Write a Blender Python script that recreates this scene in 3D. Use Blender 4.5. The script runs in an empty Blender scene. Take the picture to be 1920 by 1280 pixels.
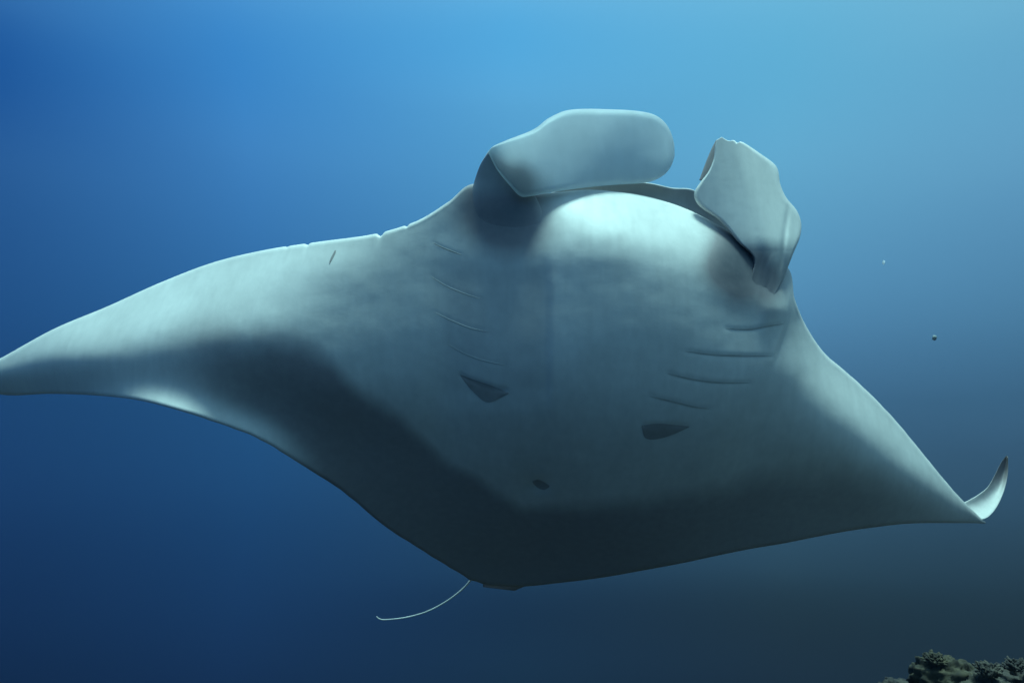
import bpy, math, random
import numpy as np
from mathutils import Vector

random.seed(4); rng = np.random.default_rng(4)
S = bpy.context.scene
COL = S.collection

# ------------------------------------------------------------------ camera
PITCH = math.radians(8.0)
cam_d = bpy.data.cameras.new('camera'); cam = bpy.data.objects.new('camera', cam_d); COL.objects.link(cam)
cam_d.lens = 24; cam_d.sensor_width = 36; cam_d.clip_start = 0.05; cam_d.clip_end = 500
cam.location = (0, 0, 0); cam.rotation_euler = (math.pi / 2 + PITCH, 0, 0)
S.camera = cam

# ------------------------------------------------------------------ colour management
S.view_settings.view_transform = 'Standard'; S.view_settings.look = 'None'
S.view_settings.exposure = 0.0; S.view_settings.gamma = 1.0; S.view_settings.use_curve_mapping = False

def lin(c):
    out = []
    for v in c:
        v /= 255.0
        out.append(v / 12.92 if v <= .04045 else ((v + .055) / 1.055) ** 2.4)
    return tuple(out) + (1.0,)

# ------------------------------------------------------------------ the water seen from inside: one colour field over direction
# columns run from the deep blue side to the reef side, each a ramp from the deep below to the bright surface overhead
WATER = [
    (-.62, [(-1, (4, 12, 28)), (-.265, (13, 33, 70)), (-.085, (23, 57, 106)), (.11, (31, 76, 130)), (.30, (38, 88, 148)), (.47, (44, 96, 160)), (.75, (120, 190, 232)), (1, (165, 226, 245))]),
    (-.35, [(-1, (5, 14, 30)), (-.31, (20, 45, 84)), (-.08, (31, 76, 126)), (.13, (44, 100, 154)), (.36, (63, 130, 192)), (.54, (74, 148, 210)), (.78, (140, 206, 238)), (1, (165, 226, 245))]),
    (0.0, [(-1, (7, 15, 28)), (-.32, (25, 49, 74)), (-.19, (33, 65, 96)), (.14, (60, 116, 160)), (.45, (88, 165, 214)), (.57, (97, 178, 227)), (.80, (160, 218, 240)), (1, (165, 226, 245))]),
    (.35, [(-1, (9, 14, 22)), (-.31, (29, 44, 58)), (-.17, (46, 75, 94)), (.13, (78, 132, 172)), (.34, (98, 168, 206)), (.54, (108, 184, 220)), (.80, (165, 220, 238)), (1, (165, 226, 245))]),
    (.62, [(-1, (9, 13, 18)), (-.265, (29, 42, 50)), (-.17, (38, 57, 68)), (-.09, (52, 82, 104)), (.0, (62, 100, 130)), (.13, (75, 126, 162)), (.30, (96, 156, 194)), (.47, (113, 178, 210)), (.75, (160, 216, 232)), (1, (165, 226, 245))]),
]
GAIN = 1.0
def water_nodes(nt, vec):
    N, L = nt.nodes, nt.links
    nrm = N.new('ShaderNodeVectorMath'); nrm.operation = 'NORMALIZE'; L.new(vec, nrm.inputs[0])
    sep = N.new('ShaderNodeSeparateXYZ'); L.new(nrm.outputs[0], sep.inputs[0])
    zf = N.new('ShaderNodeMath'); zf.operation = 'MULTIPLY_ADD'; zf.inputs[1].default_value = .5; zf.inputs[2].default_value = .5
    L.new(sep.outputs['Z'], zf.inputs[0])
    prev = None
    for i, (x, stops) in enumerate(WATER):
        r = N.new('ShaderNodeValToRGB'); r.color_ramp.interpolation = 'B_SPLINE' if False else 'LINEAR'
        cr = r.color_ramp
        while len(cr.elements) > 1: cr.elements.remove(cr.elements[-1])
        for k, (z, c) in enumerate(stops):
            e = cr.elements[0] if k == 0 else cr.elements.new((z + 1) / 2)
            e.position = (z + 1) / 2; e.color = lin(c)
        cr.interpolation = 'CARDINAL'
        L.new(zf.outputs[0], r.inputs[0])
        if prev is None: prev = r.outputs[0]
        else:
            m = N.new('ShaderNodeMapRange'); m.clamp = True
            m.inputs['From Min'].default_value = WATER[i - 1][0]; m.inputs['From Max'].default_value = x
            L.new(sep.outputs['X'], m.inputs['Value'])
            mx = N.new('ShaderNodeMix'); mx.data_type = 'RGBA'
            L.new(m.outputs[0], mx.inputs['Factor']); L.new(prev, mx.inputs[6]); L.new(r.outputs[0], mx.inputs[7])
            prev = mx.outputs[2]
    return prev

W = bpy.data.worlds.new('World'); S.world = W; W.use_nodes = True
nt = W.node_tree; nt.nodes.clear()
tc = nt.nodes.new('ShaderNodeTexCoord'); bg = nt.nodes.new('ShaderNodeBackground'); wo = nt.nodes.new('ShaderNodeOutputWorld')
nt.links.new(water_nodes(nt, tc.outputs['Generated']), bg.inputs[0]); bg.inputs[1].default_value = GAIN
nt.links.new(bg.outputs[0], wo.inputs[0])

# ------------------------------------------------------------------ sun, softened by the surface and the water
sd = bpy.data.lights.new('sun', 'SUN'); sun = bpy.data.objects.new('sun', sd); COL.objects.link(sun)
sd.energy = 5.0; sd.color = (.57, 1.0, .95); sd.angle = math.radians(14)
to_sun = Vector((.09, -.06, 1.0)).normalized()
sun.rotation_euler = to_sun.to_track_quat('Z', 'Y').to_euler()
sun.location = (0, 0, 30)

# ------------------------------------------------------------------ helpers
FWD = np.array([0, math.cos(PITCH), math.sin(PITCH)]); UP = np.array([0, -math.sin(PITCH), math.cos(PITCH)]); RT = np.array([1., 0, 0])
def place(px, py, d):
    """a point of the photograph at distance d along the view, as a place in the water (metres)"""
    px, py, d = np.broadcast_arrays(np.asarray(px, float), np.asarray(py, float), np.asarray(d, float))
    return d[..., None] * (FWD + RT * ((px - 960) / 1280)[..., None] + UP * ((640 - py) / 1280)[..., None])

ORIGIN = place(1080, 700, 3.2)
def link(name, me, mat=None, parent=None, label=None, cat=None, group=None, kind=None, smooth=True):
    o = bpy.data.objects.new(name, me); COL.objects.link(o)
    if mat: me.materials.append(mat)
    if smooth: me.polygons.foreach_set('use_smooth', [True] * len(me.polygons))
    if parent: o.parent = parent
    if label: o['label'] = label
    if cat: o['category'] = cat
    if group: o['group'] = group
    if kind: o['kind'] = kind
    return o

def mesh_np(name, V, F, pattern=None):
    me = bpy.data.meshes.new(name)
    me.from_pydata([tuple(v) for v in V], [], [tuple(f) for f in F]); me.update()
    if pattern is not None:
        a = me.attributes.new('pattern', 'FLOAT', 'POINT'); a.data.foreach_set('value', np.asarray(pattern, np.float32))
    return me

def curve(pts, n, closed=False):
    """smooth Catmull-Rom through pts (k, dims), n samples evenly along the length"""
    P = np.asarray(pts, float); k = len(P)
    Q = np.vstack([2 * P[0] - P[1], P, 2 * P[-1] - P[-2]])
    out = []
    for i in range(k - 1):
        p0, p1, p2, p3 = Q[i:i + 4]
        for t in np.linspace(0, 1, 24, endpoint=False):
            out.append(.5 * (2 * p1 + (p2 - p0) * t + (2 * p0 - 5 * p1 + 4 * p2 - p3) * t * t + (3 * p1 - p0 - 3 * p2 + p3) * t ** 3))
    out.append(P[-1]); out = np.array(out)
    s = np.r_[0, np.cumsum(np.linalg.norm(np.diff(out[:, :2], axis=0), axis=1))]
    q = np.linspace(0, s[-1], n)
    return np.stack([np.interp(q, s, out[:, j]) for j in range(P.shape[1])], 1)

def sstep(a, b, x):
    t = np.clip((x - a) / (b - a), 0, 1); return t * t * (3 - 2 * t)

def vnoise(x, y, seed=0):
    xi, yi = np.floor(x).astype(int), np.floor(y).astype(int); fx, fy = x - xi, y - yi
    fx = fx * fx * (3 - 2 * fx); fy = fy * fy * (3 - 2 * fy)
    def h(a, b):
        v = np.sin(a * 127.1 + b * 311.7 + seed * 74.7) * 43758.5453; return v - np.floor(v)
    return (h(xi, yi) * (1 - fx) + h(xi + 1, yi) * fx) * (1 - fy) + (h(xi, yi + 1) * (1 - fx) + h(xi + 1, yi + 1) * fx) * fy - .5

# ------------------------------------------------------------------ materials
def new_mat(name):
    m = bpy.data.materials.new(name); m.use_nodes = True; nt = m.node_tree
    return m, nt, nt.nodes['Principled BSDF']

def skin_material(name, pale, dark, rough=.5, spots=True):
    m, nt, b = new_mat(name); N, L = nt.nodes, nt.links
    at = N.new('ShaderNodeAttribute'); at.attribute_name = 'pattern'
    tc = N.new('ShaderNodeTexCoord')
    n1 = N.new('ShaderNodeTexNoise'); n1.inputs['Scale'].default_value = 3.2; n1.inputs['Detail'].default_value = 6; L.new(tc.outputs['Object'], n1.inputs['Vector'])
    n2 = N.new('ShaderNodeTexNoise'); n2.inputs['Scale'].default_value = 26; n2.inputs['Detail'].default_value = 5; L.new(tc.outputs['Object'], n2.inputs['Vector'])
    # ragged border of the charcoal margin
    ad = N.new('ShaderNodeMath'); ad.operation = 'MULTIPLY_ADD'; ad.inputs[1].default_value = .22; L.new(n2.outputs[0], ad.inputs[0])
    sb = N.new('ShaderNodeMath'); sb.operation = 'SUBTRACT'; sb.inputs[1].default_value = .11; L.new(at.outputs['Fac'], ad.inputs[2]); L.new(ad.outputs[0], sb.inputs[0])
    sb.use_clamp = True
    var = N.new('ShaderNodeMix'); var.data_type = 'RGBA'; var.inputs[6].default_value = pale; var.inputs[7].default_value = (pale[0] * .88, pale[1] * .88, pale[2] * .88, 1)
    mr = N.new('ShaderNodeMapRange'); mr.inputs[1].default_value = .35; mr.inputs[2].default_value = .75; L.new(n1.outputs[0], mr.inputs[0]); L.new(mr.outputs[0], var.inputs[0])
    fine = N.new('ShaderNodeMix'); fine.data_type = 'RGBA'; fine.blend_type = 'MULTIPLY'; fine.inputs[0].default_value = 1
    n4 = N.new('ShaderNodeTexNoise'); n4.inputs['Scale'].default_value = 9; n4.inputs['Detail'].default_value = 9; n4.inputs['Roughness'].default_value = .65
    mp = N.new('ShaderNodeMapping'); mp.inputs['Scale'].default_value = (2.2, 1, .55); L.new(tc.outputs['Object'], mp.inputs[0]); L.new(mp.outputs[0], n4.inputs['Vector'])
    m4 = N.new('ShaderNodeMapRange'); m4.inputs[1].default_value = .3; m4.inputs[2].default_value = .75; m4.inputs[3].default_value = 1.0; m4.inputs[4].default_value = .87; L.new(n4.outputs[0], m4.inputs[0])
    L.new(var.outputs[2], fine.inputs[6]); L.new(m4.outputs[0], fine.inputs[7])
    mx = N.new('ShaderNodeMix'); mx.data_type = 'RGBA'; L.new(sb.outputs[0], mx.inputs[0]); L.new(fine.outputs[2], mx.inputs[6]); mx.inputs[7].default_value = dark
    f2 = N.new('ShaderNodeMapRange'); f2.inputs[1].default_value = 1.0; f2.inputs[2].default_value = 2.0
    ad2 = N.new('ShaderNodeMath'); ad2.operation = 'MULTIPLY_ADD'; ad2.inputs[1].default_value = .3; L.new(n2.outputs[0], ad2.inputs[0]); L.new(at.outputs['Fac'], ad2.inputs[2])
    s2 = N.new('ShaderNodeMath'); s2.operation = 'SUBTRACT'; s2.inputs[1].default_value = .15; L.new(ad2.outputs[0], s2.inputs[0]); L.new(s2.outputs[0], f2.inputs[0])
    mk = N.new('ShaderNodeMix'); mk.data_type = 'RGBA'; L.new(f2.outputs[0], mk.inputs[0]); L.new(mx.outputs[2], mk.inputs[6]); mk.inputs[7].default_value = (.045, .058, .078, 1)  # darker bluish step, mixed in where fin shade is painted
    L.new(mk.outputs[2], b.inputs['Base Color'])
    b.inputs['Roughness'].default_value = rough
    b.inputs['Specular IOR Level'].default_value = .25
    bp = N.new('ShaderNodeBump'); bp.inputs['Strength'].default_value = .12; bp.inputs['Distance'].default_value = .01
    n3 = N.new('ShaderNodeTexNoise'); n3.inputs['Scale'].default_value = 14; n3.inputs['Detail'].default_value = 8; L.new(tc.outputs['Object'], n3.inputs['Vector'])
    L.new(n3.outputs[0], bp.inputs['Height']); L.new(bp.outputs[0], b.inputs['Normal'])
    return m

SKIN = skin_material('manta_skin', (.77, .75, .71, 1), (.28, .25, .255, 1))
def plain(name, c, rough=.6, scale=20, amp=.3):
    m, nt, b = new_mat(name); N, L = nt.nodes, nt.links
    tc = N.new('ShaderNodeTexCoord'); n = N.new('ShaderNodeTexNoise'); n.inputs['Scale'].default_value = scale; n.inputs['Detail'].default_value = 5
    L.new(tc.outputs['Object'], n.inputs['Vector'])
    mx = N.new('ShaderNodeMix'); mx.data_type = 'RGBA'; L.new(n.outputs[0], mx.inputs[0])
    mx.inputs[6].default_value = tuple(v * (1 - amp) for v in c[:3]) + (1,); mx.inputs[7].default_value = tuple(min(1, v * (1 + amp)) for v in c[:3]) + (1,)
    L.new(mx.outputs[2], b.inputs['Base Color']); b.inputs['Roughness'].default_value = rough; b.inputs['Specular IOR Level'].default_value = .25
    return m
FIN = skin_material('fin_skin', (.84, .88, .90, 1), (.20, .19, .20, 1))
nt = FIN.node_tree; _b = nt.nodes['Principled BSDF']; _t = nt.nodes.new('ShaderNodeBsdfTranslucent'); _m = nt.nodes.new('ShaderNodeMixShader'); _t.inputs[0].default_value = (.84, .95, 1.0, 1)
_m.inputs[0].default_value = .52; nt.links.new(_b.outputs[0], _m.inputs[1]); nt.links.new(_t.outputs[0], _m.inputs[2]); nt.links.new(_m.outputs[0], nt.nodes['Material Output'].inputs[0])
DARK = plain('gill_dark', (.31, .28, .27, 1), .8)
FOLD = plain('slit_fold', (.44, .42, .39, 1), .7)
FOLD2 = plain('faint_fold', (.62, .59, .54, 1), .7)
TAILM = plain('tail_skin', (.50, .52, .50, 1), .4)

# ------------------------------------------------------------------ water volume around us, and the sea bed
wm = bpy.data.materials.new('open_water'); wm.use_nodes = True; nt = wm.node_tree; nt.nodes.clear()
tc = nt.nodes.new('ShaderNodeTexCoord'); em = nt.nodes.new('ShaderNodeEmission'); mo = nt.nodes.new('ShaderNodeOutputMaterial')
nt.links.new(water_nodes(nt, tc.outputs['Object']), em.inputs[0]); em.inputs[1].default_value = GAIN; nt.links.new(em.outputs[0], mo.inputs[0])
def dome(r, lo, hi, nu=96, nv=48):
    V = []; F = []
    for j in range(nv + 1):
        e = lo + (hi - lo) * j / nv
        for i in range(nu):
            a = 2 * math.pi * i / nu; V.append((r * math.cos(e) * math.cos(a), r * math.cos(e) * math.sin(a), r * math.sin(e)))
    for j in range(nv):
        for i in range(nu):
            k = (i + 1) % nu; F.append((j * nu + i, j * nu + k, (j + 1) * nu + k, (j + 1) * nu + i))
    return V, F
V, F = dome(95, math.radians(-75), math.radians(52))
link('water', mesh_np('water', V, F), wm, kind='structure')

hm = bpy.data.materials.new('haze'); hm.use_nodes = True; nt = hm.node_tree; nt.nodes.clear()
pv = nt.nodes.new('ShaderNodeVolumePrincipled'); mo = nt.nodes.new('ShaderNodeOutputMaterial')
pv.inputs['Color'].default_value = (.05, .11, .18, 1); pv.inputs['Density'].default_value = .007; pv.inputs['Anisotropy'].default_value = .35
nt.links.new(pv.outputs[0], mo.inputs['Volume'])
HX, HY0, HY1, HZ0, HZ1 = 28, -28, 44, -41.5, 2.4
V = [(x, y, z) for x in (-HX, HX) for y in (HY0, HY1) for z in (HZ0, HZ1)]
F = [(0, 1, 3, 2), (4, 6, 7, 5), (0, 4, 5, 1), (2, 3, 7, 6), (0, 2, 6, 4), (1, 5, 7, 3)]
link('haze', mesh_np('haze', V, F), hm, kind='stuff', smooth=False)

# sea bed: a reef slope that falls away from the lower right into the deep
rm, nt, b = new_mat('reef_rock'); N, L = nt.nodes, nt.links
tc = N.new('ShaderNodeTexCoord')
n1 = N.new('ShaderNodeTexNoise'); n1.inputs['Scale'].default_value = 5; n1.inputs['Detail'].default_value = 8; L.new(tc.outputs['Object'], n1.inputs['Vector'])
cr = N.new('ShaderNodeValToRGB'); L.new(n1.outputs[0], cr.inputs[0]); e = cr.color_ramp.elements
e[0].position = .36; e[0].color = (.012, .012, .014, 1); e[1].position = .68; e[1].color = (.065, .06, .04, 1)
x = cr.color_ramp.elements.new(.52); x.color = (.03, .032, .022, 1)
L.new(cr.outputs[0], b.inputs['Base Color']); b.inputs['Roughness'].default_value = .9
vo = N.new('ShaderNodeTexVoronoi'); vo.inputs['Scale'].default_value = 18; L.new(tc.outputs['Object'], vo.inputs['Vector'])
bp = N.new('ShaderNodeBump'); bp.inputs['Strength'].default_value = .8; bp.inputs['Distance'].default_value = .04; L.new(vo.outputs['Distance'], bp.inputs['Height']); L.new(bp.outputs[0], b.inputs['Normal'])

def bed(x, y):
    r = np.sqrt(x * x + y * y) + 1e-6
    side = x / r
    k = 1.1 - .805 * sstep(.1, .62, side)
    h = -k * r - .15
    near = sstep(14, 3, r)
    h += near * sstep(.35, .6, side) * (.16 * vnoise(x * 1.7, y * 1.7, 3) + .12 * vnoise(x * 4, y * 4, 5) + .06 * vnoise(x * 11, y * 11, 9) + .035 * vnoise(x * 26, y * 26, 2))
    h += .05 * r * vnoise(x * .35, y * .35, 7) * .5
    return np.maximum(h, -40.0 + .3 * vnoise(x * .3, y * .3, 1))
rad = np.r_[.8 + np.cumsum(np.linspace(.02, .05, 190)), 6 + .9 + np.cumsum(np.linspace(.06, 3.0, 58))]
rad = rad[rad < 92]; ang = np.r_[np.linspace(0, math.radians(75), 260), np.linspace(math.radians(75), 2 * math.pi, 110)[1:-1]]
R_, A_ = np.meshgrid(rad, ang, indexing='ij'); X = R_ * np.cos(A_); Y = R_ * np.sin(A_)
Z = bed(X, Y); nr, na = X.shape
V = np.stack([X, Y, Z], -1).reshape(-1, 3); F = [(i * na + j, i * na + (j + 1) % na, (i + 1) * na + (j + 1) % na, (i + 1) * na + j) for i in range(nr - 1) for j in range(na)]
link('sea_bed', mesh_np('sea_bed', V, F), rm, kind='structure')

# ------------------------------------------------------------------ the manta ray
manta = bpy.data.objects.new('manta_ray', None); COL.objects.link(manta); manta.location = ORIGIN
manta['label'] = 'huge pale-bellied manta ray gliding overhead with spread wings and two broad horn fins'
manta['category'] = 'manta ray'

# belly relief: how far from us each part of the underside lies (x, y, metres)
REL = np.array([
 (1190,362,3.25),(1190,385,3.14),(1190,410,3.07),(1190,440,2.995),(1190,475,2.96),(1190,520,2.945),(1190,600,2.93),(1190,700,2.945),(1190,800,3.00),(1190,900,3.12),(1190,1000,3.28),(1190,1078,3.45),
 (1290,395,3.31),(1290,420,3.19),(1290,450,3.09),(1290,485,3.02),(1290,525,2.985),(1300,600,2.96),(1300,700,2.965),(1300,800,3.02),(1300,900,3.15),(1300,1045,3.42),
 (1362,432,3.13),(1370,480,3.06),(1420,470,3.12),(1410,530,3.05),(1400,600,3.035),(1400,700,3.02),(1400,800,3.08),(1400,900,3.22),(1400,1030,3.45),
 (1478,500,3.25),(1462,580,3.09),(1500,600,3.25),(1500,700,3.16),(1500,800,3.18),(1500,900,3.32),(1500,1012,3.5),
 (1600,710,3.50),(1600,760,3.36),(1600,820,3.30),(1600,900,3.40),(1600,995,3.58),
 (1680,790,3.66),(1680,830,3.54),(1680,880,3.48),(1680,930,3.54),(1680,983,3.64),
 (1740,860,3.82),(1740,900,3.72),(1740,940,3.72),(1740,980,3.78),(1840,975,4.1),
 (950,366,3.10),(950,420,3.07),(1005,370,3.085),(1000,420,3.045),(1000,480,3.005),(1000,600,2.975),(1000,700,2.97),(1000,800,3.05),(1000,900,3.2),(1000,1000,3.4),(1000,1100,3.62),
 (1090,360,3.25),(1090,385,3.13),(1090,410,3.06),(1090,440,3.0),(1090,475,2.965),(1090,520,2.955),
 (887,342,3.145),(887,400,3.12),(887,480,3.09),(887,600,3.05),(887,700,3.06),(887,800,3.14),(887,900,3.28),(887,1000,3.45),(887,1088,3.62),
 (740,430,3.175),(740,480,3.15),(740,560,3.125),(740,650,3.11),(740,750,3.14),(740,850,3.26),(740,950,3.38),(740,998,3.44),
 (600,452,3.255),(600,490,3.17),(600,560,3.12),(600,640,3.09),(600,720,3.10),(600,800,3.20),(600,860,3.25),(600,892,3.26),
 (450,480,3.40),(450,520,3.27),(450,570,3.16),(450,620,3.10),(450,680,3.1),(450,740,3.16),(450,785,3.17),(450,805,3.135),
 (300,530,3.52),(300,570,3.37),(300,620,3.23),(300,680,3.19),(300,720,3.20),(300,745,3.155),(300,762,3.09),
 (150,595,3.60),(150,630,3.46),(150,670,3.37),(150,710,3.40),(150,740,3.46),
 (0,672,3.70),(0,700,3.65),(0,738,3.78),(-60,705,3.78)], float)
REL[:, 2] += 1.0e-6 * np.clip(REL[:, 1] - 650, 0, None) ** 2 * sstep(600, 850, REL[:, 0]) * sstep(1850, 1500, REL[:, 0])
def tps_fit(P, reg=3e-4):
    X = P[:, :2] / 300; n = len(X)
    d = np.linalg.norm(X[:, None] - X[None], axis=2); K = np.where(d > 0, d * d * np.log(d + 1e-12), 0) + reg * np.eye(n)
    A = np.zeros((n + 3, n + 3)); A[:n, :n] = K; A[:n, n] = 1; A[:n, n + 1:] = X; A[n, :n] = 1; A[n + 1:, :n] = X.T
    w = np.linalg.solve(A, np.r_[P[:, 2], 0, 0, 0])
    def f(px, py):
        px = np.asarray(px, float); q = np.stack([px.ravel(), np.asarray(py, float).ravel()], 1) / 300
        d = np.linalg.norm(q[:, None] - X[None], axis=2)
        return ((np.where(d > 0, d * d * np.log(d + 1e-12), 0) @ w[:n]) + w[n] + q @ w[n + 1:]).reshape(px.shape)
    return f
relief = tps_fit(REL)

# matched stations along the leading and trailing edges
EDGE = [ # lead x, lead y, trail x, trail y
 (-70,706,-70,708),(0,672,0,739),(100,617,95,738),(200,575,180,741),(300,530,260,750),(400,492,335,769),(500,468,410,793),(600,453,490,825),
 (700,439,570,874),(780,415,645,923),(840,379,720,985),(887,345,790,1030),(960,364,855,1070),(1040,361,905,1094),(1110,356,975,1099),
 (1200,366,1050,1092),(1280,389,1130,1082),(1350,424,1210,1068),(1420,466,1280,1055),(1478,503,1350,1040),(1490,560,1410,1028),(1512,612,1470,1018),
 (1545,660,1530,1006),(1592,702,1590,995),(1642,748,1640,988),(1692,803,1690,982),(1740,862,1735,980),(1780,910,1780,980),(1815,948,1815,980),(1848,978,1848,981)]
NC, NR = 720, 190
E = np.array(EDGE, float)
mid = (E[:, :2] + E[:, 2:]) / 2
EE = curve(np.hstack([mid, E]), NC)
lead, trail = EE[:, 2:4].copy(), EE[:, 4:6].copy(); lead0, trail0 = lead.copy(), trail.copy()
# nicks and small wear along the leading edge
for nx, w, a in ((577, 3.2, 3.5), (539, 2.5, 2.0), (714, 5, 7), (763, 2.8, 3.5)):
    lead[:, 1] += a * np.exp(-((lead[:, 0] - nx) / w) ** 2) * (lead[:, 0] < 860)
q = np.arange(NC)
rag = 2.2 * vnoise(q / 5.0, q * 0 + .5, 3) + 2.0 * vnoise(q / 13.0, q * 0 + .5, 8)
lead[:, 0] += .5 * rag * sstep(1500, 1560, lead[:, 0]); lead[:, 1] -= .5 * rag * sstep(1500, 1560, lead[:, 0])
trail[:, 1] += .8 * rag * sstep(350, 420, trail[:, 0]) * sstep(1000, 900, trail[:, 0]) * .9

s = .5 - .5 * np.cos(np.linspace(0, math.pi, NR + 1)); s = .55 * s + .45 * np.linspace(0, 1, NR + 1)
len0 = np.linalg.norm(trail0 - lead0, axis=1)[:, None]
nl, nt_ = np.exp(-s[None] * len0 / 12), np.exp(-(1 - s[None]) * len0 / 12)
PX = lead0[:, None, 0] * (1 - s) + trail0[:, None, 0] * s + (lead - lead0)[:, None, 0] * nl + (trail - trail0)[:, None, 0] * nt_
PY = lead0[:, None, 1] * (1 - s) + trail0[:, None, 1] * s + (lead - lead0)[:, None, 1] * nl + (trail - trail0)[:, None, 1] * nt_
length = np.linalg.norm(trail - lead, axis=1)[:, None]
edge = np.minimum(s[None], 1 - s[None]) * length

SLITS = [ # gill openings: polyline, depth of groove
 ('r', [(1362, 616), (1405, 617), (1440, 611), (1470, 607)], .010), ('r', [(1285, 658), (1340, 665), (1400, 667), (1448, 667)], .012),
 ('r', [(1252, 700), (1300, 711), (1350, 717), (1405, 717)], .010), ('r', [(1218, 742), (1260, 752), (1300, 762), (1330, 766)], .008),
 ('r', [(1205, 797), (1240, 795), (1270, 797), (1290, 800)], .012),
 ('l', [(812, 455), (830, 464), (850, 472), (866, 478)], .008), ('l', [(808, 518), (835, 535), (865, 548), (900, 560)], .007),
 ('l', [(815, 585), (845, 600), (880, 614), (915, 622)], .006), ('l', [(840, 645), (870, 662), (905, 675), (945, 684)], .007),
 ('l', [(864, 704), (890, 714), (920, 724), (950, 733)], .012)]
def seg_dist(px, py, line):
    best = np.full(px.shape, 1e9); side = np.zeros(px.shape); par = np.zeros(px.shape)
    L_ = curve(line, 24)
    for k in range(len(L_) - 1):
        a, b_ = L_[k], L_[k + 1]; ab = b_ - a
        t = np.clip(((px - a[0]) * ab[0] + (py - a[1]) * ab[1]) / (ab @ ab), 0, 1)
        dx, dy = px - a[0] - t * ab[0], py - a[1] - t * ab[1]; d = np.hypot(dx, dy)
        m = d < best; best = np.where(m, d, best); side = np.where(m, np.sign(ab[0] * dy - ab[1] * dx), side); par = np.where(m, (k + t) / (len(L_) - 1), par)
    return best, side, par

def detail(px, py):
    z = .0025 * vnoise(px / 70, py / 70, 2) + .0012 * vnoise(px / 28, py / 22, 5)
    for _, line, dep in SLITS:
        lx = [p[0] for p in line]; ly = [p[1] for p in line]
        m = (px > min(lx) - 60) & (px < max(lx) + 60) & (py > min(ly) - 60) & (py < max(ly) + 60)
        if not m.any(): continue
        d, sd_, par = seg_dist(px[m], py[m], line)
        dep = dep * (.22 if _ == 'r' else (.4 if line[0][1] > 700 else .09)); fade = sstep(0, .12, par) * sstep(1, .88, par)
        zz = dep * 1.1 * np.exp(-(d / 3.4) ** 2) + np.where(sd_ > 0, dep * .75 * np.exp(-d / 15), -dep * .9 * np.exp(-d / 20)) * fade * sstep(0, 4, d)
        z[m] += zz
    # vent
    d = np.hypot((px - 1012) / 20, (py - 908) / 13); z += .014 * np.exp(-d * d)
    # fold running from the neck into the right wing
    d, sd_, par = seg_dist(px, py, [(1482, 520), (1484, 560), (1473, 610), (1455, 665), (1442, 700)])
    z += np.where(sd_ > 0, -.011, .012) * np.exp(-d / 11) * sstep(0, .2, par) * sstep(1, .6, par) * sstep(0, 5, d)
    # soft edge of the gill basket either side of the midline
    z += .010 * sstep(1040, 1020, px) * sstep(470, 540, py) * sstep(780, 720, py) * sstep(780, 850, px)
    return z

def smooth_stations(Z, sig):
    k = np.arange(-3 * int(sig), 3 * int(sig) + 1); w_ = np.exp(-.5 * (k / sig) ** 2); w_ /= w_.sum()
    Q = np.concatenate([2 * Z[:1] - Z[1:len(k) // 2 + 1][::-1], Z, 2 * Z[-1:] - Z[-len(k) // 2:-1][::-1]], 0)
    return np.stack([np.convolve(Q[:, c], w_, 'valid') for c in range(Z.shape[1])], 1)
PX0 = lead0[:, None, 0] * (1 - s) + trail0[:, None, 0] * s; PY0 = lead0[:, None, 1] * (1 - s) + trail0[:, None, 1] * s
REL0 = relief(PX0, PY0); RAW = REL0.copy(); RS = smooth_stations(REL0, 20)
keep = np.exp(-((lead[:, 0] - 1480) / 30) ** 4)[:, None] * (1 - sstep(.15, .5, s))[None]
REL0 = REL0 * keep + RS * (1 - keep)
BASE = REL0 + detail(PX, PY) * sstep(0, 14, edge)
A = .016; w = 8.0
add = A * (1 - np.sqrt(np.clip(1 - (1 - np.minimum(edge / w, 1)) ** 2, 0, 1)))
front = BASE + add
u = PX
hump = np.exp(-((PX - PY * .28 - 980) / 300) ** 2)
Tc = .05 + .42 * hump
back = BASE + 2 * A - add + Tc * np.sin(math.pi * np.clip(s[None], 0, 1)) ** .7
# charcoal margin along the trailing edge
BX = [0, 330, 450, 560, 630, 700, 830, 930, 985, 1040, 1150, 1300, 1420, 1560, 1700, 1800, 1900]
BY = [640, 615, 628, 650, 690, 745, 843, 912, 946, 938, 926, 906, 886, 884, 900, 935, 950]
def blotch_shade(px, py):
    # shoulder marking plus painted fin shade at the roots of both horn fins
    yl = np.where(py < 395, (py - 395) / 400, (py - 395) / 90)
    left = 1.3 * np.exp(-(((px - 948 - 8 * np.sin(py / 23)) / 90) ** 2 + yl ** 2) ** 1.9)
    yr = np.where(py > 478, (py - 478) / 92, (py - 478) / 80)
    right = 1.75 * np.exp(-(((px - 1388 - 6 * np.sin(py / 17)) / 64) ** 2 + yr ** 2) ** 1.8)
    neck = 1.15 * np.exp(-(((px - 1436) / 40) ** 2 + ((py - 528) / 58) ** 2) ** 1.3)  # painted shade beside the right fin root, over sunlit skin
    return np.maximum(np.maximum(left, right), neck)
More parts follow.
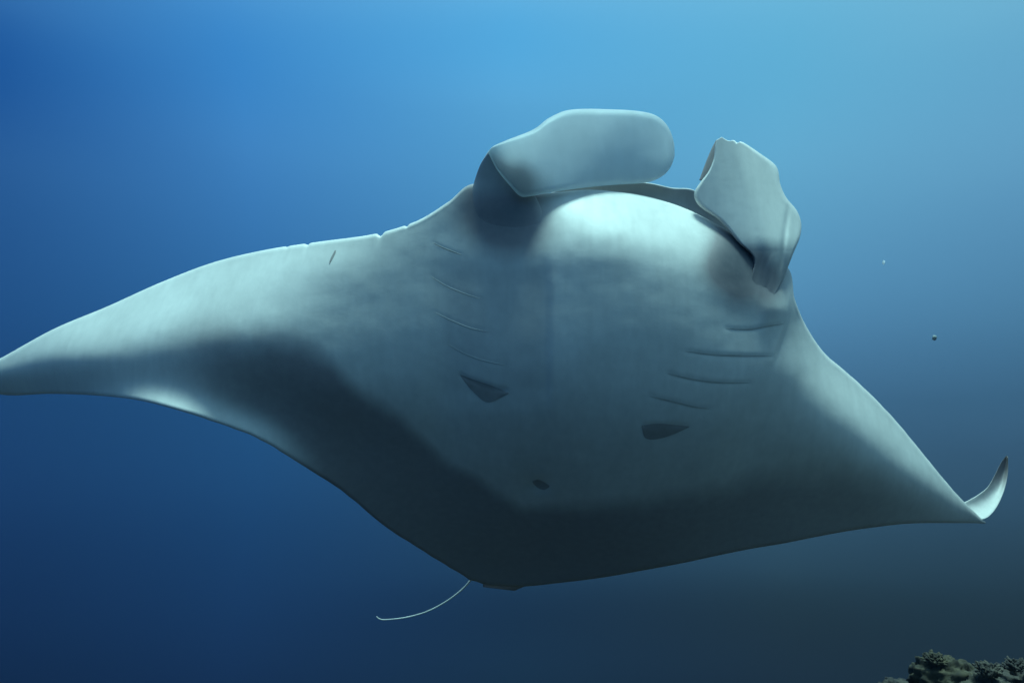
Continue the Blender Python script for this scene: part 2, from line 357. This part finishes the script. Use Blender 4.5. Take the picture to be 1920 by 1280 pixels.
def pattern_at(px, py, dtrail):
    y0 = np.interp(px, BX, BY) + 22 * vnoise(px / 75, px * 0 + .3, 6) + 9 * vnoise(px / 22, py / 30, 12); soft = np.interp(px, [300, 500, 650, 1000, 1150, 1500, 1900], [60, 46, 32, 28, 44, 55, 60])
    p = sstep(-soft, soft, py - y0)
    p *= sstep(230, 640, px) * .5 + .5 * sstep(270, 420, px)
    p *= 1 - sstep(620, 480, px) * sstep(60, 10, dtrail)
    p *= np.interp(px, [1100, 1500, 1800], [1, .85, .7])
    blot_shade = blotch_shade(px, py)
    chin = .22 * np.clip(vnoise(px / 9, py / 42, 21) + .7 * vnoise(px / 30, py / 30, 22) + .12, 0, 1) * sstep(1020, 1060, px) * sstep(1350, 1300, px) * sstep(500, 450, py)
    blot_shade = np.maximum(blot_shade, chin)
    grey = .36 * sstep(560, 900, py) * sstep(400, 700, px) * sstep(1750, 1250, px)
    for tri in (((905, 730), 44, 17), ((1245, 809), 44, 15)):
        (cx, cy), ax, ay = tri; blot_shade = np.maximum(blot_shade, .6 * np.exp(-(((px - cx) / ax) ** 2 + ((py - cy - .2 * (px - cx) * (cx < 1000)) / ay) ** 2)))
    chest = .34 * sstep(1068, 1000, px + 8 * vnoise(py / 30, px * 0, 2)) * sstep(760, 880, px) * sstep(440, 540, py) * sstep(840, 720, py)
    return np.clip(np.maximum(p, np.maximum(blot_shade, np.maximum(grey, chest))), 0, 2)
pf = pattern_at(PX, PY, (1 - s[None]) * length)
# ring of each station: front rows 0..NR then back rows NR-1..1
Vf = place(PX, PY, front); Vb = place(PX, PY, back)[:, 1:-1][:, ::-1]
ring = np.concatenate([Vf, Vb], 1) - ORIGIN
pb = np.ones(Vb.shape[:2]); pat = np.concatenate([pf, pb], 1)
M = ring.shape[1]
V = ring.reshape(-1, 3)
i, j = np.meshgrid(np.arange(NC - 1), np.arange(M), indexing='ij'); jn = (j + 1) % M
F = np.stack([i * M + j, i * M + jn, (i + 1) * M + jn, (i + 1) * M + j], -1).reshape(-1, 4)
F = [tuple(f) for f in F.tolist()] + [tuple(range(M))[::-1], tuple(range((NC - 1) * M, NC * M))]
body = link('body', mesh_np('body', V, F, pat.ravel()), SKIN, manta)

from mathutils.kdtree import KDTree
GX, GY, GD = PX0[::4, ::2].ravel(), PY0[::4, ::2].ravel(), (REL0 - RAW)[::4, ::2].ravel()
kd = KDTree(len(GX))
for k in range(len(GX)): kd.insert((GX[k], GY[k], 0), k)
kd.balance()
def surf(px, py):
    px = np.asarray(px, float); py = np.asarray(py, float)
    off = np.empty(px.size)
    for k, (a_, b__) in enumerate(zip(px.ravel(), py.ravel())):
        hits = kd.find_n((a_, b__, 0), 6); ws = np.array([1 / (h[2] + 1) ** 2 for h in hits]); off[k] = sum(w_ * GD[h[1]] for w_, h in zip(ws, hits)) / ws.sum()
    return off.reshape(px.shape) + relief(px, py) + detail(np.atleast_1d(px), np.atleast_1d(py)).reshape(px.shape)

# a fin-like blade from two matched edges with distances; rounded, closed, thick
def blade(name, ea, eb, n, m, thick, pat_fn, bulge=None, edge_w=.12, edge_a=.02, extra=None, parent=manta, mat=SKIN, root=0, depth_fn=None):
    a = curve(ea, n); b_ = curve(eb, n)
    t = .5 - .5 * np.cos(np.linspace(0, math.pi, m + 1))
    P = a[:, None] * (1 - t)[None, :, None] + b_[:, None] * t[None, :, None]
    if n > 100:
        for q_ in (a, b_): k_ = np.linspace(0, 1, n); q_[:, 2] = np.polyval(np.polyfit(k_, q_[:, 2], 5 if name == 'cephalic_fin' else 2), k_)
        P = a[:, None] * (1 - t)[None, :, None] + b_[:, None] * t[None, :, None]
    uu = np.linspace(0, 1, n)[:, None] * np.ones(m + 1); tt = t[None] * np.ones((n, 1))
    d = P[..., 2].copy()
    if bulge: d = d + bulge(uu, tt)
    e = np.minimum(tt, 1 - tt) / edge_w; ad = edge_a * (1 - np.sqrt(np.clip(1 - (1 - np.minimum(e, 1)) ** 2, 0, 1)))
    if depth_fn: d = depth_fn(P[..., 0], P[..., 1], uu, tt)
    if extra is not None: d = d + extra(P[..., 0], P[..., 1])
    if root:
        k = sstep(0, root, uu); d = (surf(P[..., 0], P[..., 1]) + .014 - edge_a * 0) * (1 - k) + d * k; ad = ad * sstep(0, root, uu)
    fr = d + ad; bk = d + 2 * edge_a - ad + thick * np.sin(math.pi * tt) ** .8 * np.sin(math.pi * np.clip(uu, .02, 1)) ** .5
    Vf = place(P[..., 0], P[..., 1], fr); Vb = place(P[..., 0], P[..., 1], bk)[:, 1:-1][:, ::-1]
    ring = np.concatenate([Vf, Vb], 1) - ORIGIN; M = ring.shape[1]
    pp = np.concatenate([pat_fn(P[..., 0], P[..., 1]), np.ones(Vb.shape[:2]) * .9], 1)
    i, j = np.meshgrid(np.arange(n - 1), np.arange(M), indexing='ij'); jn = (j + 1) % M
    F = [tuple(f) for f in np.stack([i * M + j, i * M + jn, (i + 1) * M + jn, (i + 1) * M + j], -1).reshape(-1, 4).tolist()]
    F += [tuple(range(M))[::-1], tuple(range((n - 1) * M, n * M))]
    return link(name, mesh_np(name, ring.reshape(-1, 3), F, pp.ravel()), mat, parent)

zero = lambda x, y: np.zeros(np.shape(x))
# upper jaw and the roof of the open mouth, set back behind the lower lip
blade('upper_jaw',
      [(985, 376, 3.48), (1065, 353, 3.48), (1130, 347, 3.48), (1205, 342, 3.49), (1260, 352, 3.51), (1300, 356, 3.53), (1345, 385, 3.56), (1400, 430, 3.60), (1450, 490, 3.64)],
      [(985, 430, 3.42), (1065, 400, 3.41), (1130, 400, 3.41), (1195, 405, 3.41), (1245, 420, 3.42), (1280, 430, 3.44), (1320, 460, 3.48), (1370, 500, 3.52), (1420, 540, 3.58)],
      120, 30, .12, lambda x, y: .15 + 0 * x, bulge=lambda u, t: .07 * np.sin(math.pi * t * .9) , edge_w=.08, edge_a=.012)

# left horn fin: a broad paddle curling across in front of the mouth
def pat_l(px, py):
    return .6 * sstep(995, 950, px + (py - 330) * -.2) * sstep(285, 345, py + (px-930)*.25)
lf = blade('cephalic_fin',
      [(915, 286, 3.04), (924, 275, 3.04), (950, 263, 3.05), (1000, 243, 3.10), (1030, 221, 3.15), (1070, 206, 3.22), (1140, 205, 3.27), (1200, 209, 3.30), (1232, 218, 3.32), (1252, 237, 3.33), (1263, 265, 3.34), (1265, 291, 3.35)],
      [(918, 292, 3.04), (932, 318, 3.02), (954, 346, 3.0), (976, 368, 2.99), (1000, 367, 3.01), (1026, 362, 3.05), (1060, 357, 3.12), (1105, 351, 3.21), (1150, 347, 3.24), (1195, 344, 3.27), (1222, 340, 3.29), (1245, 328, 3.31), (1258, 312, 3.33), (1264, 296, 3.34)],
      260, 90, .012, lambda x, y: 1.5 * sstep(74, -4, (x - 918) * .8 - (y - 292) * .61 + 7 * np.sin(y / 11)) * sstep(276, 322, y + 10 * np.sin(x / 13)),  # shade of the turned-away corner painted into the pattern
      bulge=lambda u, t: -.02 * np.sin(math.pi * t) ** .7 * sstep(.0, .3, u) * sstep(1.0, .9, u) + .045 * (1 - t) ** 1.6 * sstep(.05, .3, u) + .025 * sstep(.75, 1, u) + .006 * np.sin(u * 17 + t * 2),
      edge_w=.085, edge_a=.03, mat=FIN,
      extra=lambda x, y: .0012 * vnoise(x / 45, y / 20, 4) + .0006 * vnoise(x / 20, y / 14, 6))
blade('fin_base',
      [(862, 500, 3.12), (872, 430, 3.12), (880, 380, 3.12), (888, 345, 3.13), (900, 310, 3.12), (916, 283, 3.10)],
      [(1035, 540, 2.96), (1030, 470, 2.99), (1024, 425, 3.05), (1012, 385, 3.12), (990, 345, 3.14), (950, 290, 3.12)],
      120, 60, .03, lambda x, y: blotch_shade(x, y) * (.38 + .62 * sstep(320, 410, y)), bulge=lambda u, t: 0 * u, edge_w=.12, edge_a=.010, parent=lf,  # carries the painted shade up the stalk
      depth_fn=lambda x, y, u, t: (surf(x, .5 * (y + 398 + np.sqrt((y - 398) ** 2 + 900))) + .012 - .020 * sstep(460, 380, y) * np.sin(math.pi * np.clip(t, 0, 1)) ** .8) * sstep(1, .7, u) + (3.07 + .01 * t) * (1 - sstep(1, .7, u)))
# right horn fin: rolled, seen edge on
def right_fin(x, y, u, t):
    q_ = (x - 1440) * .957 - (y - 500) * .291
    d = 3.065 + .0007 * (500 - y) + np.where(q_ > 0, .10 * (q_ / 60) ** 2, .035 * (q_ / 75) ** 2)
    k = sstep(585, 440, y); return (surf(x, np.maximum(y, 470)) + .012) * (1 - k) + d * k
rf = blade('cephalic_fin',
      [(1398, 580, 3.13), (1406, 525, 3.12), (1412, 484, 3.08), (1382, 452, 3.06), (1348, 413, 3.05), (1318, 392, 3.06), (1305, 378, 3.09), (1302, 361, 3.11), (1313, 342, 3.13), (1328, 322, 3.15), (1338, 298, 3.18), (1341, 274, 3.20), (1345, 262, 3.22)],
      [(1440, 580, 3.30), (1466, 530, 3.30), (1477, 502, 3.32), (1488, 474, 3.33), (1500, 444, 3.33), (1502, 418, 3.33), (1494, 395, 3.31), (1474, 370, 3.29), (1463, 345, 3.32), (1456, 313, 3.32), (1428, 290, 3.31), (1393, 267, 3.28), (1383, 268, 3.26), (1376, 263, 3.26), (1366, 264, 3.25), (1353, 257, 3.23)],
      240, 80, .03, lambda x, y: np.maximum(blotch_shade(x, y) * sstep(440, 500, y), .6 * sstep(420, 540, y + (1450 - x) * .4) * sstep(620, 560, y)),  # fin root darkened with the same painted shade
      bulge=None, edge_w=.06, edge_a=.024, depth_fn=right_fin,
      extra=lambda x, y: .012 * np.exp(-((x - 1473 + (y - 430) * .12) / 5) ** 2) * sstep(370, 420, y) * sstep(520, 480, y) + .002 * np.sin((x - y * .12) / 6.0) * sstep(1380, 1430, x) + .0015 * vnoise(x / 14, y / 70, 4))
# the dark inside of the roll, just behind its rim
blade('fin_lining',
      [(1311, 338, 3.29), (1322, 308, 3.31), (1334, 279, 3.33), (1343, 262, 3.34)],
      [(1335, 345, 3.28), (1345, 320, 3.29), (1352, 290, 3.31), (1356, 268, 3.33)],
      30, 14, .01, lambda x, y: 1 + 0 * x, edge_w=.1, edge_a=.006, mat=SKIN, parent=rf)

# far wing tip, bent up beyond the fold of the right wing
blade('wing_tip',
      [(1760, 960, 4.12), (1808, 941, 4.22), (1835, 926, 4.30), (1852, 912, 4.36), (1866, 888, 4.42), (1876, 868, 4.46), (1887, 853, 4.50)],
      [(1800, 979, 4.02), (1842, 973, 4.10), (1858, 964, 4.20), (1872, 945, 4.30), (1884, 916, 4.40), (1890, 886, 4.46), (1890, 856, 4.50)],
      80, 30, .02, lambda x, y: .8 * sstep(930, 875, y) + .45, bulge=lambda u, t: .05 * np.sin(math.pi * t), edge_w=.12, edge_a=.012)

# pelvic fins either side of the tail root
blade('pelvic_fin', [(900, 1060, 3.90), (903, 1083, 3.91), (906, 1100, 3.92)], [(990, 1060, 3.90), (1000, 1088, 3.91), (965, 1107, 3.93)], 40, 24, .02,
      lambda x, y: 1 + 0 * x, edge_w=.1, edge_a=.01, bulge=lambda u, t: -.02 * np.sin(math.pi * t))
blade('pelvic_fin', [(842, 1050, 3.89), (858, 1069, 3.90), (880, 1087, 3.92)], [(900, 1050, 3.89), (905, 1072, 3.90), (890, 1089, 3.93)], 40, 24, .02,
      lambda x, y: 1 + 0 * x, edge_w=.1, edge_a=.01, bulge=lambda u, t: -.015 * np.sin(math.pi * t))

def tube(name, pts, radii, mat, parent, sides=10, n=90):
    P = curve(pts, n); C = place(P[:, 0], P[:, 1], P[:, 2]) - ORIGIN
    T = np.gradient(C, axis=0); T /= np.linalg.norm(T, axis=1)[:, None]
    up = np.cross(T, FWD); up /= np.linalg.norm(up, axis=1)[:, None]; sdv = np.cross(T, up)
    rr = np.interp(np.linspace(0, 1, n), np.linspace(0, 1, len(radii)), radii)
    a = np.linspace(0, 2 * math.pi, sides, endpoint=False)
    V = (C[:, None] + rr[:, None, None] * (np.cos(a)[None, :, None] * up[:, None] + np.sin(a)[None, :, None] * sdv[:, None])).reshape(-1, 3)
    F = [(i * sides + j, i * sides + (j + 1) % sides, (i + 1) * sides + (j + 1) % sides, (i + 1) * sides + j) for i in range(n - 1) for j in range(sides)]
    F += [tuple(range(sides))[::-1], tuple(range((n - 1) * sides, n * sides))]
    return link(name, mesh_np(name, V, F), mat, parent)
tube('tail', [(905, 1055, 4.02), (888, 1080, 4.02), (868, 1103, 4.04), (838, 1126, 4.06), (800, 1146, 4.08), (760, 1157, 4.1), (722, 1161, 4.12), (711, 1159, 4.12), (706, 1155, 4.12)],
     [.012, .0055, .0045, .0042, .0040, .0036, .003], TAILM, manta)

# gill slits: a dark fold lying in each groove, the rearmost pair gaping open
def patch(name, top, bot, mat, n=30, m=6, lift=.0008, parent=manta):
    a = curve(top, n); b_ = curve(bot, n); t = np.linspace(0, 1, m + 1)
    P = a[:, None] * (1 - t)[None, :, None] + b_[:, None] * t[None, :, None]
    d = surf(P[..., 0], P[..., 1]) - lift * np.sin(math.pi * t)[None] ** .5 - .0015
    Vf = (place(P[..., 0], P[..., 1], d) - ORIGIN).reshape(-1, 3); Vk = (place(P[..., 0], P[..., 1], d + .01) - ORIGIN).reshape(-1, 3)
    k = m + 1; F = []
    for i in range(n - 1):
        for j in range(m):
            q = (i * k + j, i * k + j + 1, (i + 1) * k + j + 1, (i + 1) * k + j); F.append(q); F.append(tuple(v + n * k for v in q[::-1]))
    return link(name, mesh_np(name, np.vstack([Vf, Vk]), F), mat, parent)
for k, (_, line, dep) in enumerate(SLITS):
    if k in (4, 9): continue
    L_ = curve(line, 20); wv = 1.5 * np.sin(np.linspace(.12, math.pi - .12, 20)) ** .7 * (1.0 if k < 4 else .8)
    patch('gill_slit', L_ - np.c_[0 * wv, wv], L_ + np.c_[0 * wv, wv], FOLD if k < 4 or k == 5 else FOLD2, lift=.0008)
patch('gill_slit', [(1203, 797), (1235, 794), (1265, 796), (1292, 799)], [(1203, 800), (1212, 822), (1245, 820), (1292, 801)], DARK)
patch('gill_slit', [(863, 702), (890, 712), (920, 722), (953, 735)], [(864, 706), (885, 732), (915, 754), (953, 738)], DARK)
patch('vent', [(998, 902), (1008, 899), (1020, 903), (1030, 910)], [(999, 905), (1008, 914), (1020, 918), (1030, 913)], DARK, n=16)
sc = patch('scar', [(628, 469), (624, 476), (620, 484), (617, 493)], [(630, 470), (628, 477), (623, 486), (618, 494)], DARK, n=16)

# ------------------------------------------------------------------ corals on the reef crest
def coral_mat(name, c1, c2):
    m, nt, b = new_mat(name); N, L = nt.nodes, nt.links
    tc = N.new('ShaderNodeTexCoord'); n = N.new('ShaderNodeTexNoise'); n.inputs['Scale'].default_value = 12; n.inputs['Detail'].default_value = 6; L.new(tc.outputs['Object'], n.inputs['Vector'])
    cr = N.new('ShaderNodeValToRGB'); L.new(n.outputs[0], cr.inputs[0]); cr.color_ramp.elements[0].position = .38; cr.color_ramp.elements[0].color = c1
    cr.color_ramp.elements[1].position = .62; cr.color_ramp.elements[1].color = c2
    L.new(cr.outputs[0], b.inputs['Base Color']); b.inputs['Roughness'].default_value = .9; return m
CM = [coral_mat('olive_coral', (.016, .014, .010, 1), (.062, .052, .028, 1)), coral_mat('brown_coral', (.016, .014, .014, 1), (.060, .052, .042, 1)), coral_mat('grey_coral', (.018, .016, .014, 1), (.072, .062, .046, 1))]

def boulder(name, px, py, d, r, squash, mat, label, seed, cat='coral'):
    """rough mound with a knobbly crust of its own"""
    c = place(px, py, d); n, m = 90, 60; V = []; F = []
    for i in range(m + 1):
        e = -math.pi / 2 + math.pi * i / m
        for j in range(n):
            a = 2 * math.pi * j / n; V.append((math.cos(e) * math.cos(a), math.cos(e) * math.sin(a), math.sin(e)))
    V = np.array(V)
    u = V[:, 0] * 2 + V[:, 2] * 1.3 + seed; v = V[:, 1] * 2 + V[:, 2] * .9
    k = 1 + .45 * vnoise(u, v, seed) + .30 * vnoise(u * 2.7, v * 2.7, seed + 1) + .18 * vnoise(u * 7, v * 7, seed + 2) + .10 * vnoise(u * 15, v * 15, seed + 3)
    V = V * k[:, None] * np.array([r, r, r * squash])
    F = [(i * n + j, i * n + (j + 1) % n, (i + 1) * n + (j + 1) % n, (i + 1) * n + j) for i in range(m) for j in range(n)]
    o = link(name, mesh_np(name, V, F), mat, None, label, cat); o.location = c; return o

def bush(name, px, py, d, r, nb, mat, label, seed):
    """branching coral: forked tapering fingers fanning from one base"""
    R = random.Random(seed); c = place(px, py, d); V = []; F = []
    def seg(p, q, r0, r1):
        t = (q - p).normalized(); a = t.orthogonal().normalized(); b_ = t.cross(a); k0 = len(V)
        for (cc, rr) in ((p, r0), (q, r1)):
            for s_ in range(5):
                w_ = 2 * math.pi * s_ / 5; V.append(tuple(cc + a * math.cos(w_) * rr + b_ * math.sin(w_) * rr))
        for s_ in range(5): F.append((k0 + s_, k0 + (s_ + 1) % 5, k0 + 5 + (s_ + 1) % 5, k0 + 5 + s_))
        F.append(tuple(k0 + 5 + s_ for s_ in range(5)))
    for _ in range(nb):
        dirv = Vector((R.gauss(0, .8), R.gauss(0, .8), R.uniform(.35, 1))).normalized(); p = Vector((R.gauss(0, .12), R.gauss(0, .12), -.1)) * r
        q = p + dirv * r * R.uniform(.3, .5); seg(p, q, r * .12, r * .10)
        for _ in range(3):
            d2 = (dirv + Vector((R.gauss(0, .5), R.gauss(0, .5), R.gauss(.1, .3)))).normalized(); q2 = q + d2 * r * R.uniform(.15, .3); seg(q, q2, r * .10, r * .08)
            d3 = (d2 + Vector((R.gauss(0, .5), R.gauss(0, .5), R.gauss(.1, .3)))).normalized(); seg(q2, q2 + d3 * r * .14, r * .08, r * .05)
    o = link(name, mesh_np(name, V, F), mat, None, label, 'coral'); o.location = c; return o
boulder('coral_mound', 1772, 1282, 5.0, .21, .9, CM[0], 'round olive coral mound at the left end of the dim reef', 11)
boulder('coral_rock', 1850, 1300, 4.8, .22, .6, CM[2], 'knobbly grey coral rock beside the olive mound', 5)
boulder('coral_rock', 1925, 1292, 4.9, .24, .75, CM[1], 'brown coral rock cut off by the right edge of the view', 21)
boulder('coral_rock', 1680, 1300, 5.6, .16, .6, CM[1], 'small brown coral rock standing apart, left of the olive mound', 31)
bush('branching_coral', 1752, 1240, 4.95, .10, 60, CM[0], 'short olive branching coral on top of the round mound', 3)
bush('branching_coral', 1850, 1262, 4.7, .12, 46, CM[2], 'pale grey branching coral on the knobbly grey rock', 8)
bush('branching_coral', 1905, 1252, 4.75, .11, 46, CM[1], 'brown branching coral on the rock at the right edge', 9)

# ------------------------------------------------------------------ two specks adrift
def speck(px, py, d, rx, rz, mat, label, seed):
    n, m = 14, 9; V = []; R = random.Random(seed)
    for i in range(m + 1):
        e = -math.pi / 2 + math.pi * i / m
        for j in range(n):
            a = 2 * math.pi * j / n; k = 1 + R.uniform(-.16, .16) * (0 < i < m); V.append((math.cos(e) * math.cos(a) * rx * k, math.cos(e) * math.sin(a) * rx * k, math.sin(e) * rz * k))
    F = [(i * n + j, i * n + (j + 1) % n, (i + 1) * n + (j + 1) % n, (i + 1) * n + j) for i in range(m) for j in range(n)]
    o = link('plankton_speck', mesh_np('plankton_speck', V, F), mat, None, label, 'speck'); o.location = place(px, py, d); o.rotation_euler = (.2, .15, 0)
PS = plain('pale_speck', (.8, .85, .85, 1)); nt = PS.node_tree; _t = nt.nodes.new('ShaderNodeBsdfTranslucent'); _t.inputs[0].default_value = (.95, .98, 1, 1); nt.links.new(_t.outputs[0], nt.nodes['Material Output'].inputs[0])
speck(1657, 492, 2.6, .0045, .008, PS, 'tiny pale speck drifting in open water right of the horn fin', 1)
speck(1752, 633, 3.4, .010, .013, plain('dark_speck', (.26, .30, .30, 1)), 'tiny dark speck drifting in open water above the right wing', 2)

S.render.engine = 'CYCLES'
S.cycles.use_denoising = True
S.cycles.max_bounces = 6; S.cycles.volume_bounces = 1; S.cycles.diffuse_bounces = 3
